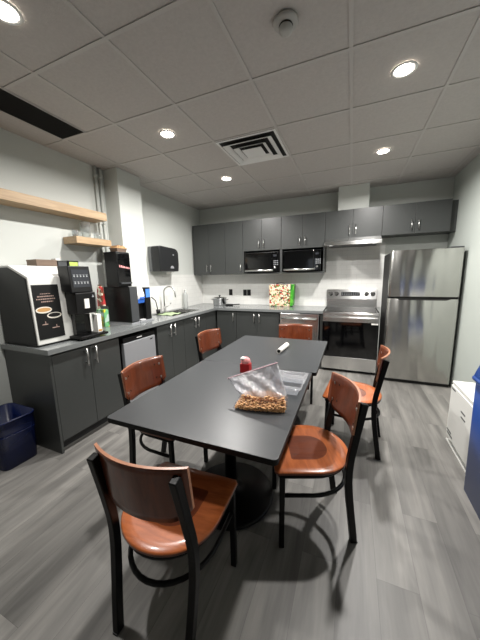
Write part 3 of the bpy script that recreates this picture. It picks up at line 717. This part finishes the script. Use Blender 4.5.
# basket on top
t = thing('wicker_basket', 'small woven basket on top of the black display case', 'basket', (-2.545, 2.41, 1.763))
bm = NB()
x, y, b, h = .06, .075, .05, .045
V0 = [(-x*.85, -y*.85, 0), (x*.85, -y*.85, 0), (x*.85, y*.85, 0), (-x*.85, y*.85, 0)]; V1 = [(-x, -y, h), (x, -y, h), (x, y, h), (-x, y, h)]
va = [bm.verts.new(p) for p in V0]; vb = [bm.verts.new(p) for p in V1]
bm.faces.new(va[::-1])
for k in range(4): bm.faces.new((va[k], va[(k+1) % 4], vb[(k+1) % 4], vb[k]))
o = obj('basket_body', bm, M['brown'], t); md = o.modifiers.new('thick', 'SOLIDIFY'); md.thickness = .005
bm = NB(); tube(bm, [(-x, -y, h), (x, -y, h), (x, y, h), (-x, y, h)], .005, 8, closed=True); obj('rim', bm, M['wicker'], t)
bm = NB()
for k in range(5): box(bm, -.05, .05, -.062+k*.026, -.044+k*.026, .02, .068+.006*(k % 2))
tag(obj('wooden_stirrers', bm, M['wicker']), 'wooden sticks heaped in the basket on the display case', 'wooden sticks', kind='stuff').location = (-2.545, 2.41, 1.763)

# floating shelves
bm = NB(); box(bm, XL+.001, -2.605, .55, 2.345, 2.105, 2.19)
tag(obj('wall_shelf', bm, M['oak'], None, .003), 'long pale oak floating shelf high on the left wall', 'shelf')
bm = NB(); box(bm, XL+.001, -2.605, 1.945, 2.375, 1.828, 1.898)
tag(obj('wall_shelf', bm, M['oak'], None, .003), 'short pale oak floating shelf holding glasses, below the long shelf', 'shelf')
def glass(label, x, y, r, h, name='drinking_glass', cat='glass'):
    bm = NB(); lathe(bm, [(0, 0), (r*.85, 0), (r, h), (r-.003, h), (r*.85-.003, .006), (0, .006)], 0, 0, 20)
    o = obj(name, bm, M['glass']); o.location = (x, y, 1.8985); return tag(o, label, cat, 'glassware on the short shelf')
glass('small clear tumbler nearest the left end of the short shelf', -2.68, 1.99, .03, .07)
glass('small clear tumbler at the back of the short shelf', -2.75, 2.05, .03, .07)
glass('tall clear glass pitcher in the middle of the short shelf', -2.71, 2.14, .052, .17, 'glass_pitcher', 'pitcher')
glass('small clear tumbler just right of the glass pitcher', -2.66, 2.225, .03, .075)
glass('small clear tumbler at the right end of the short shelf', -2.70, 2.30, .03, .075)

# towel dispenser
t = thing('paper_towel_dispenser', 'black paper towel dispenser mounted on the left wall above the sink', 'towel dispenser', (-2.70, 3.43, 1.55))
pf = [(-.215, 0), (.235, 0), (.25, .1), (.25, .25)]+[(.25-.10+.10*math.cos(a), .27+.085*math.sin(a)) for a in [PI/2*k/6 for k in range(1, 7)]]+[(-.17, .372), (-.22, .365), (-.225, .3)]
bm = NB(); prism(bm, pf, 'x', -.055, .10); obj('cover', bm, M['smoke'], t, .015, 3)
pb = [(p[0]*1.0, p[1]) for p in pf]
bm = NB(); prism(bm, pb, 'x', -.108, -.056); obj('back_shell', bm, M['lgrey'], t, .004)
bm = NB(); box(bm, -.10, .06, .02, .20, -.008, .0); obj('towel_slot', bm, M['whitep'], t)
bm = NB(); box(bm, .0, .002, .04, .17, -.045, -.006); obj('paper_towel', bm, M['paper'], t)
bm = NB(); prism(bm, [(.065+.045*math.cos(a), .045+.04*math.sin(a)) for a in [PI*k/10 for k in range(11)]], 'x', .1005, .103); obj('level_window', bm, M['silver'], t)
bm = NB(); box(bm, .1005, .102, .09, .12, .245, .262); obj('badge', bm, M['silver'], t)

# pot
t = thing('cooking_pot', 'stainless cooking pot with lid in the back corner of the worktop', 'pot', (-2.30, 4.50, .915))
bm = NB(); lathe(bm, [(0, 0), (.115, 0), (.125, .01), (.13, .13), (.135, .135), (.127, .135), (.12, .012), (0, .012)], 0, 0, 32); obj('pot_body', bm, M['chrome'], t)
bm = NB(); lathe(bm, [(.134, .136), (.134, .142), (.09, .156), (.03, .162), (0, .163)], 0, 0, 32); l = obj('lid', bm, M['chrome'], t)
bm = NB(); lathe(bm, [(0, .162), (.01, .162), (.01, .172), (.022, .178), (.02, .188), (0, .19)], 0, 0, 16); obj('lid_knob', bm, M['plastic'], l)
for s in (-1, 1):
    bm = NB(); tube(bm, [(s*.128, -.04, .105), (s*.168, -.035, .108), (s*.175, 0, .108), (s*.168, .035, .108), (s*.128, .04, .105)], .007, 8); obj('side_handle', bm, M['chrome'], t)
bm = NB(); lathe(bm, [(0, 0), (.07, 0), (.075, .025), (.07, .025), (.066, .004), (0, .004)], -2.08, 4.45, 24); tube(bm, [(-2.01, 4.45, .018), (-1.88, 4.47, .03)], .009, 8)
for v in bm.verts: v.co.z += .915
tag(obj('small_pan', bm, M['black']), 'small black pan beside the pot on the rear worktop', 'pan')
# outlets
def outlet(label, x, z, m):
    t = thing('wall_outlet', label, 'outlet', (x, YB-.008, z), group='rear wall outlets')
    bm = NB(); box(bm, -.036, .036, -.006, 0, -.058, .058); obj('cover_plate', bm, m, t, .002)
    for s in (-1, 1):
        bm = NB(); box(bm, -.017, .017, -.008, -.0055, s*.026-.015, s*.026+.015); obj('socket', bm, m, t, .002)
outlet('black wall outlet above the cooking pot', -2.17, 1.145, M['plastic'])
outlet('black wall outlet, left of the side-by-side pair on the tiles', -1.87, 1.14, M['plastic'])
outlet('black wall outlet, right of the side-by-side pair on the tiles', -1.79, 1.14, M['plastic'])
# grocery bag
t = thing('grocery_bag', 'printed fruit-pattern shopping bag with green side on the rear worktop', 'shopping bag', (-1.125, 4.58, .915))
bm = NB(); prism(bm, [(-.20, 0), (.16, 0), (.175, .385), (.05, .375), (-.10, .388), (-.205, .38)], 'y', -.07, .08); b_ = obj('bag_body', bm, M['fruit'], t, .008)
bm = NB(); prism(bm, [(.162, 0), (.215, .02), (.235, .385), (.177, .385)], 'y', -.06, .085); obj('green_side', bm, M['green'], t, .006)
bm = NB(); tube(bm, [(-.08, -.05, .38), (-.07, -.045, .40), (.0, -.04, .41), (.07, -.045, .40), (.08, -.05, .375)], .006, 8); obj('bag_handle', bm, M['plastic'], t)

# ------------------------------------------------------------------ chairs
def arc_y(x): return -.255+.062*(x/.215)**2
def make_chair():
    t = thing('dining_chair', '', 'chair')
    # seat: D shape, dished
    out = [(-.215, .19), (.215, .19)]
    N = 26
    rim = []
    for k in range(N+1):
        a = PI*k/N; rim.append((.222*math.cos(a), -.01-.225*abs(math.sin(a))**.9))
    poly = [(-.205, .205), (.205, .205), (.222, .185)]+[p for p in rim]+[(-.222, .185)]
    bm = NB(); n = len(poly); cx, cy = 0, .0
    rings = []
    for (s, z) in ((.985, .4475), (1.0, .453), (1.0, .461), (.975, .4665), (.8, .464), (.5, .458), (.2, .455)):
        rings.append([bm.verts.new((cx+(x-cx)*s, cy+(y-cy)*s, z)) for x, y in poly])
    for A, B in zip(rings, rings[1:]):
        for k in range(n):
            f = bm.faces.new((A[k], A[(k+1) % n], B[(k+1) % n], B[k])); f.smooth = True
    bm.faces.new(rings[0][::-1]); bm.faces.new(rings[-1])
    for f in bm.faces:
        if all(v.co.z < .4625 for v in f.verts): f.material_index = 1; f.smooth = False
    obj('seat', bm, [M['seat'], M['ply']], t)
    # backrest
    bm = NB(); nu, nv = 20, 8; th = .012; G = []
    z0, z1 = .612, .848
    for side in (0, 1):
        g = []
        for i in range(nu+1):
            uu = -1+2*i/nu; row = []
            for j in range(nv+1):
                vv = j/nv
                # rounded lower corners
                zl = z0+.055*max(0, (abs(uu)-.55)/.45)**2.2
                zt_ = z1-.006*abs(uu)**2
                z = zl+(zt_-zl)*vv; x = .204*uu
                y = arc_y(x)-.03*(z-.73)/.12*.5 + (th if side else 0)
                row.append(bm.verts.new((x, y, z)))
            g.append(row)
        G.append(g)
    for s in (0, 1):
        for i in range(nu):
            for j in range(nv):
                f = bm.faces.new((G[s][i][j], G[s][i+1][j], G[s][i+1][j+1], G[s][i][j+1])); f.smooth = True
    for i in range(nu):
        for j in (0, nv):
            f = bm.faces.new((G[0][i][j], G[0][i+1][j], G[1][i+1][j], G[1][i][j])); f.material_index = 1
    for j in range(nv):
        for i in (0, nu):
            f = bm.faces.new((G[0][i][j], G[0][i][j+1], G[1][i][j+1], G[1][i][j])); f.material_index = 1
    br = obj('backrest', bm, [M['ply'], M['plyedge']], t)
    for s in (-1, 1):
        for z in (.68, .785):
            x = s*.168; y = arc_y(x)-.015*(z-.73)/.12+th
            bm = NB(); tube(bm, [(x, y-.001, z), (x, y+.003, z)], .0085, 12); obj('bolt', bm, M['nickel'], br)
            bm = NB(); tube(bm, [(x-s*.032, y-.013, z), (x-s*.032, y-.022, z)], .008, 10); obj('bolt_cap', bm, M['black'], br)
    # rear legs / posts
    for s in (-1, 1):
        P = [(s*.168, -.232, .0), (s*.176, -.215, .12), (s*.184, -.192, .28), (s*.188, -.180, .40), (s*.188, -.183, .50), (s*.184, -.200, .60), (s*.180, -.220, .70), (s*.176, -.245, .82)]
        # smooth the path
        Q = []
        V = [Vector(p) for p in P]
        for i in range(len(V)-1):
            p0, p1, p2, p3 = V[max(i-1, 0)], V[i], V[i+1], V[min(i+2, len(V)-1)]
            for k in range(4):
                u_ = k/4; Q.append(.5*((2*p1)+(-p0+p2)*u_+(2*p0-5*p1+4*p2-p3)*u_**2+(-p0+3*p1-3*p2+p3)*u_**3))
        Q.append(V[-1])
        bm = NB(); tube(bm, Q, .015, flat=(.015, .018)); lg = obj('leg', bm, M['black'], t, .004)
        bm = NB(); box(bm, s*.168-.012, s*.168+.012, -.252, -.213, 0, .008); obj('foot_glide', bm, M['plastic'], lg)
        bm = NB(); tube(bm, [(s*.20, .168, .0), (s*.20, .165, .428)], .015, flat=(.0135, .0135)); lg = obj('leg', bm, M['black'], t, .003)
    # seat frame and hoop
    def Dpath(hw, yf, yb, z, n=18):
        p = [(-hw, yf, z), (-hw, .0, z)]
        for k in range(1, n): a = PI*k/n; p.append((-hw*math.cos(a), -(yb)*math.sin(a), z))
        return p+[(hw, 0, z), (hw, yf, z)]
    bm = NB(); tube(bm, Dpath(.204, .180, .218, .4345), .0125, 8); tube(bm, [(-.204, .176, .4345), (.204, .176, .4345)], .010, 8); obj('seat_frame', bm, M['black'], t)
    bm = NB(); tube(bm, Dpath(.196, .160, .222, .312), .0105, 10); obj('stretcher', bm, M['black'], t)
    return t
CH = [(-.683, .848, 2.5, 'cherry wood chair with black frame at the near end of the tables, seen from behind'),
      (-.203, 1.452, 111, 'cherry wood chair at the right side of the near table, angled toward the camera'),
      (.043, 2.35, 85, 'cherry wood chair at the right side of the far table, in front of the refrigerator'),
      (-1.18, 1.445, -91, 'cherry wood chair at the left side of the near table, before the mini fridge'),
      (-1.265, 2.56, -98, 'cherry wood chair at the left side of the far table'),
      (-.585, 3.045, 189, 'cherry wood chair at the far end of the tables, in front of the dishwasher')]
proto = make_chair()
for i, (x, y, a, lab) in enumerate(CH):
    c = proto if i == 0 else copy_tree(proto)
    c.location = (x, y, 0); c.rotation_euler = (0, 0, math.radians(a)); c['label'] = lab; c['group'] = 'chairs around the tables'

# ------------------------------------------------------------------ tables
def rrect(hx, hy, r, n=6):
    P = []
    for cx, cy, a0 in ((hx-r, hy-r, 0), (-hx+r, hy-r, 90), (-hx+r, -hy+r, 180), (hx-r, -hy+r, 270)):
        for k in range(n+1):
            a = math.radians(a0+90*k/n); P.append((cx+r*math.cos(a), cy+r*math.sin(a)))
    return P
def make_table(label, x0, x1, y0, y1, rot, base_y):
    hx, hy = (x1-x0)/2, (y1-y0)/2
    t = thing('pedestal_table', label, 'table', ((x0+x1)/2, (y0+y1)/2, 0), rot, 'tables pushed together')
    bm = NB(); prism(bm, rrect(hx, hy, .022), 'z', .722, .7495, mi=0)
    for f in bm.faces:
        if f.normal.z > .5 or abs(sum(v.co.z for v in f.verts)/len(f.verts)-.7495) < 1e-4: f.material_index = 1
    obj('tabletop', bm, [M['tedge'], M['table']], t, .002)
    bm = NB(); lathe(bm, [(0, .0), (.28, .0), (.285, .012), (.27, .022), (.10, .04), (.05, .055), (.045, .09), (0, .09)], 0, base_y, 48); obj('base', bm, M['black'], t)
    bm = NB(); lathe(bm, [(0, .088), (.038, .088), (.038, .70), (0, .70)], 0, base_y, 24); obj('column', bm, M['black'], t)
    bm = NB(); box(bm, -.03, .03, base_y-.30, base_y+.30, .696, .7215); box(bm, -.30, .30, base_y-.03, base_y+.03, .696, .7215); obj('top_bracket', bm, M['black'], t)
make_table('charcoal square-edged table nearest the camera, with the bag of nuts on it', -1.152, -.234, .902, 1.9105, 0, .03)
make_table('charcoal table farther from the camera, with the white roll on it', -1.158, -.205, 1.912, 2.905, 0, .0)

# ------------------------------------------------------------------ things on the tables
ZT = .7505
# zip bag of nuts
t = thing('zip_bag', 'clear zip-top plastic bag part filled with peanuts, pink zip at the top', 'bag', (-.416, 1.272, ZT))
nu, nv = 28, 22
def lerp(a, b, t_): return a+(b-a)*t_
def bagpt(u_, v, side, k=1.0):
    # u -1..1 across, v 0..1 bottom to top
    bl, br_ = Vector((-.15, -.055, .004)), Vector((.135, .0, .004))
    ml, mr = Vector((-.125, .0, .06)), Vector((.13, .045, .06))
    tl, tr = Vector((-.235, .065, .118)), Vector((.055, .11, .238))
    s = (u_+1)/2
    if v < .32:
        q = v/.32; p = lerp(lerp(bl, br_, s), lerp(ml, mr, s), q)
    else:
        q = (v-.32)/.68; p = lerp(lerp(ml, mr, s), lerp(tl, tr, s), q)
    th = (.058*math.sin(min(1, (v+.03)/.35)*PI*.5)*(1-max(0, (v-.2)/.8)**.7)) if v > .0 else .012
    th = max(th, .0012)*max(0, 1-abs(u_)**2.6)**.6*k
    wr = 0 if v < .34 else .0075*math.sin(u_*9+v*13)*math.sin(v*PI)*k + .005*math.sin(u_*17-v*7)*math.sin(v*PI)
    d = Vector((-.2, .92, -.12)).normalized() if v > .32 else Vector((-.15, .85, .2)).normalized()
    return p+d*(side*th+wr)
bm = NB(); G = []
for side in (-1, 1):
    G.append([[bm.verts.new(bagpt(-1+2*i/nu, j/nv, side)) for j in range(nv+1)] for i in range(nu+1)])
for s in (0, 1):
    for i in range(nu):
        for j in range(nv): bm.faces.new((G[s][i][j], G[s][i+1][j], G[s][i+1][j+1], G[s][i][j+1])).smooth = True
for i in range(nu): bm.faces.new((G[0][i][0], G[0][i+1][0], G[1][i+1][0], G[1][i][0]))
bmesh.ops.remove_doubles(bm, verts=bm.verts, dist=.0004)
for v in bm.verts: v.co.z = max(v.co.z, .0015)
for f in bm.faces:
    if f.calc_center_median().z < .068: f.material_index = 1
obj('film', bm, [M['bag'], M['baglow']], t)
bm = NB(); tube(bm, [bagpt(-1+2*i/12, .975, 0) for i in range(13)], .003, 8); obj('zip_seal', bm, M['zip'], t)
# peanuts
bm = NB(); random.seed(11)
ico = bmesh.new(); bmesh.ops.create_icosphere(ico, subdivisions=1, radius=1); iv = [v.co.copy() for v in ico.verts]; ifc = [[v.index for v in f.verts] for f in ico.faces]; ico.free()
cnt = 0
while cnt < 1500:
    u_ = random.uniform(-.93, .93); v = random.uniform(.02, .40); sd = random.uniform(-1, 1)
    sd = math.copysign(abs(sd)**.5, sd)
    if v > .36+.03*math.sin(u_*7) or abs(u_) > .99-.4*v: continue
    p = bagpt(u_, v, sd, 1.03)
    if p.z < .0055: p.z = .0055
    R = Matrix.Rotation(random.uniform(0, 6), 3, 'Z') @ Matrix.Rotation(random.uniform(-1, 1), 3, 'X')
    a = random.uniform(.006, .0078); vs_ = []
    for q in iv:
        k = R @ Vector((q.x*a*1.25, q.y*a*.75, q.z*a*.62)) + p
        k.z = max(k.z, .002); vs_.append(bm.verts.new(k))
    for f in ifc: bm.faces.new([vs_[x] for x in f]).smooth = True
    cnt += 1
o = obj('peanuts', bm, M['nut']); o.location = (-.416, 1.272, ZT); tag(o, 'shelled peanuts filling the bottom of the clear zip bag', 'peanuts', kind='stuff')

# clear tray (open clamshell)
t = thing('plastic_clamshell', 'open clear plastic food clamshell behind the zip bag', 'food container', (-.365, 1.66, ZT))
def open_tray(name, x0, x1, y0, y1, z0, z1, rimw, m, ins=.018, flip=False):
    bm = NB(); zb, ztp = (z0, z1) if not flip else (z0, z1)
    L0 = [(x0+ins, y0+ins), (x1-ins, y0+ins), (x1-ins, y1-ins), (x0+ins, y1-ins)]
    L1 = [(x0, y0), (x1, y0), (x1, y1), (x0, y1)]
    L2 = [(x0-rimw, y0-rimw), (x1+rimw, y0-rimw), (x1+rimw, y1+rimw), (x0-rimw, y1+rimw)]
    a = [bm.verts.new((*p, z0)) for p in L0]; b = [bm.verts.new((*p, z1)) for p in L1]; c = [bm.verts.new((*p, z1)) for p in L2]
    d = [bm.verts.new((*p, z1-.004)) for p in L2]
    bm.faces.new(a)
    for A, B in ((a, b), (b, c), (c, d)):
        for k in range(4): bm.faces.new((A[k], A[(k+1) % 4], B[(k+1) % 4], B[k]))
    return obj(name, bm, m, t, .004)
open_tray('tray_base', -.075, .115, -.19, -.035, 0.001, .05, .008, M['tray'])
open_tray('tray_lid', -.085, .105, -.012, .165, .002, .02, .012, M['tray'])
bm = NB(); box(bm, -.06, .10, -.026, -.021, .018, .022); obj('hinge', bm, M['tray'], t)

# white roll
t = thing('paper_roll', 'white paper roll lying on the far table', 'roll', (-.575, 2.42, ZT+.0225), math.radians(-4))
bm = NB()
n = 28
for (ra, rb, nm) in ((.022, .015, 'roll'),):
    A = []
    for y in (-.13, .13):
        A.append([bm.verts.new((ra*math.cos(2*PI*k/n), y, ra*math.sin(2*PI*k/n))) for k in range(n)])
        A.append([bm.verts.new((rb*math.cos(2*PI*k/n), y, rb*math.sin(2*PI*k/n))) for k in range(n)])
    for p, q, sm in ((0, 2, 1), (1, 3, 1), (0, 1, 0), (2, 3, 0)):
        for k in range(n): bm.faces.new((A[p][k], A[p][(k+1) % n], A[q][(k+1) % n], A[q][k])).smooth = bool(sm)
obj('paper', bm, M['paper'], t)
bm = NB()
B = [[bm.verts.new((.0148*math.cos(2*PI*k/n), y, .0148*math.sin(2*PI*k/n))) for k in range(n)] for y in (-.131, -.06)]
for k in range(n): bm.faces.new((B[0][k], B[0][(k+1) % n], B[1][(k+1) % n], B[1][k])).smooth = True
bm.faces.new(B[1]); obj('core', bm, M['plastic'], t)

# red candy carton
t = thing('candy_cup', 'small red cup with a rounded pink and white top behind the zip bag', 'cup', (-.70, 1.76, ZT))
bm = NB(); prism(bm, rrect(.038, .028, .006, 3), 'z', 0, .068); obj('red_carton', bm, M['red'], t, .002)
bm = NB(); lathe(bm, [(.034, .0685), (.038, .085), (.032, .103), (.016, .114), (0, .116)], 0, 0, 20, sy=.8); obj('pink_top', bm, M['pink'], t)
bm = NB(); lathe(bm, [(.0, .100), (.018, .100), (.02, .108), (.01, .118), (0, .118)], -.016, -.012, 14); obj('white_wrap', bm, M['paper'], t)

# ------------------------------------------------------------------ bins and white cabinet
def bin_mesh(hx, hy, h, taper, r, th):
    bm = NB(); R = []
    for (s, z) in ((taper, 0), (taper+(1-taper)*.72, h*.72), (taper+(1-taper)*.74+.02, h*.735), (1, h-.012)):
        R.append([bm.verts.new((x*s, y*s, z)) for x, y in rrect(hx, hy, r)])
    R.append([bm.verts.new((x*1.035, y*1.035, h-.012)) for x, y in rrect(hx, hy, r)])
    R.append([bm.verts.new((x*1.035, y*1.035, h)) for x, y in rrect(hx, hy, r)])
    R.append([bm.verts.new((x*.985, y*.985, h)) for x, y in rrect(hx, hy, r)])
    R.append([bm.verts.new((x*(taper-.02), y*(taper-.02), .006)) for x, y in rrect(hx, hy, r)])
    n = len(R[0])
    for A, B in zip(R, R[1:]):
        for k in range(n): bm.faces.new((A[k], A[(k+1) % n], B[(k+1) % n], B[k])).smooth = True
    bm.faces.new(R[0][::-1]); bm.faces.new(R[-1])
    return bm
t = thing('wastebasket', 'navy blue rectangular wastebasket on the floor beside the end cabinet', 'wastebasket', (-2.56, 1.095, 0))
o = obj('bin_body', bin_mesh(.185, .135, .40, .9, .05, .004), M['blue'], t)
bm = NB()
for z in (.275, .292): tube(bm, [(x*(.976), y*(.976), z) for x, y in rrect(.185, .135, .05)], .004, 6, closed=True)
obj('rib_band', bm, M['blue'], t)
# large blue bin
t = thing('recycling_bin', 'tall royal blue recycling bin at the right edge', 'recycling bin', (.985, 1.75, 0))
bm = NB(); P = rrect(.222, .335, .04)
r0 = [bm.verts.new((x*.97, y*.95, .0)) for x, y in P]; r1 = [bm.verts.new((x, y, .775)) for x, y in P]
n = len(P)
for k in range(n): bm.faces.new((r0[k], r0[(k+1) % n], r1[(k+1) % n], r1[k])).smooth = True
bm.faces.new(r0[::-1]); bm.faces.new(r1); obj('bin_body', bm, M['blue2'], t)
bm = NB(); tube(bm, [(x*1.02, y*1.02, .785) for x, y in rrect(.222, .337, .04)], .014, 10, closed=True); obj('rim', bm, M['blue2'], t)
bm = NB(); prism(bm, [(-.232, .786), (-.22, .83), (-.19, .92), (-.05, .99), (.22, .99), (.225, .786)], 'y', -.33, .33); obj('lid', bm, M['blue2'], t, .012, 3)
# white cabinet
t = thing('white_cabinet', 'low white metal cabinet with vent slots behind the blue recycling bin', 'cabinet', (1.038, 2.38, 0))
bm = NB(); box(bm, -.198, .20, -.27, .285, .05, .52); obj('body', bm, M['white'], t, .003)
bm = NB(); box(bm, -.20, .2, -.272, .287, .521, .545); obj('top', bm, M['white'], t, .003)
bm = NB(); box(bm, -.17, .2, -.26, .275, 0, .05); obj('toe_base', bm, M['black'], t)
bm = NB(); box(bm, -.202, -.198, -.268, .283, .0, .014); box(bm, -.198, -.165, -.268, .283, 0, .008); obj('bottom_rail', bm, M['white'], t)
bm = NB(); box(bm, -.206, -.1985, -.265, .28, .058, .512); d = obj('door', bm, M['white'], t, .002)
bm = NB()
for y0, y1, z in ((.18, .26, .485), (-.05, .03, .385), (-.06, .02, .345), (.17, .27, .11), (.14, .26, .085)): box(bm, -.208, -.2062, y0, y1, z, z+.011)
obj('vent_slots', bm, M['dgrey'], d)
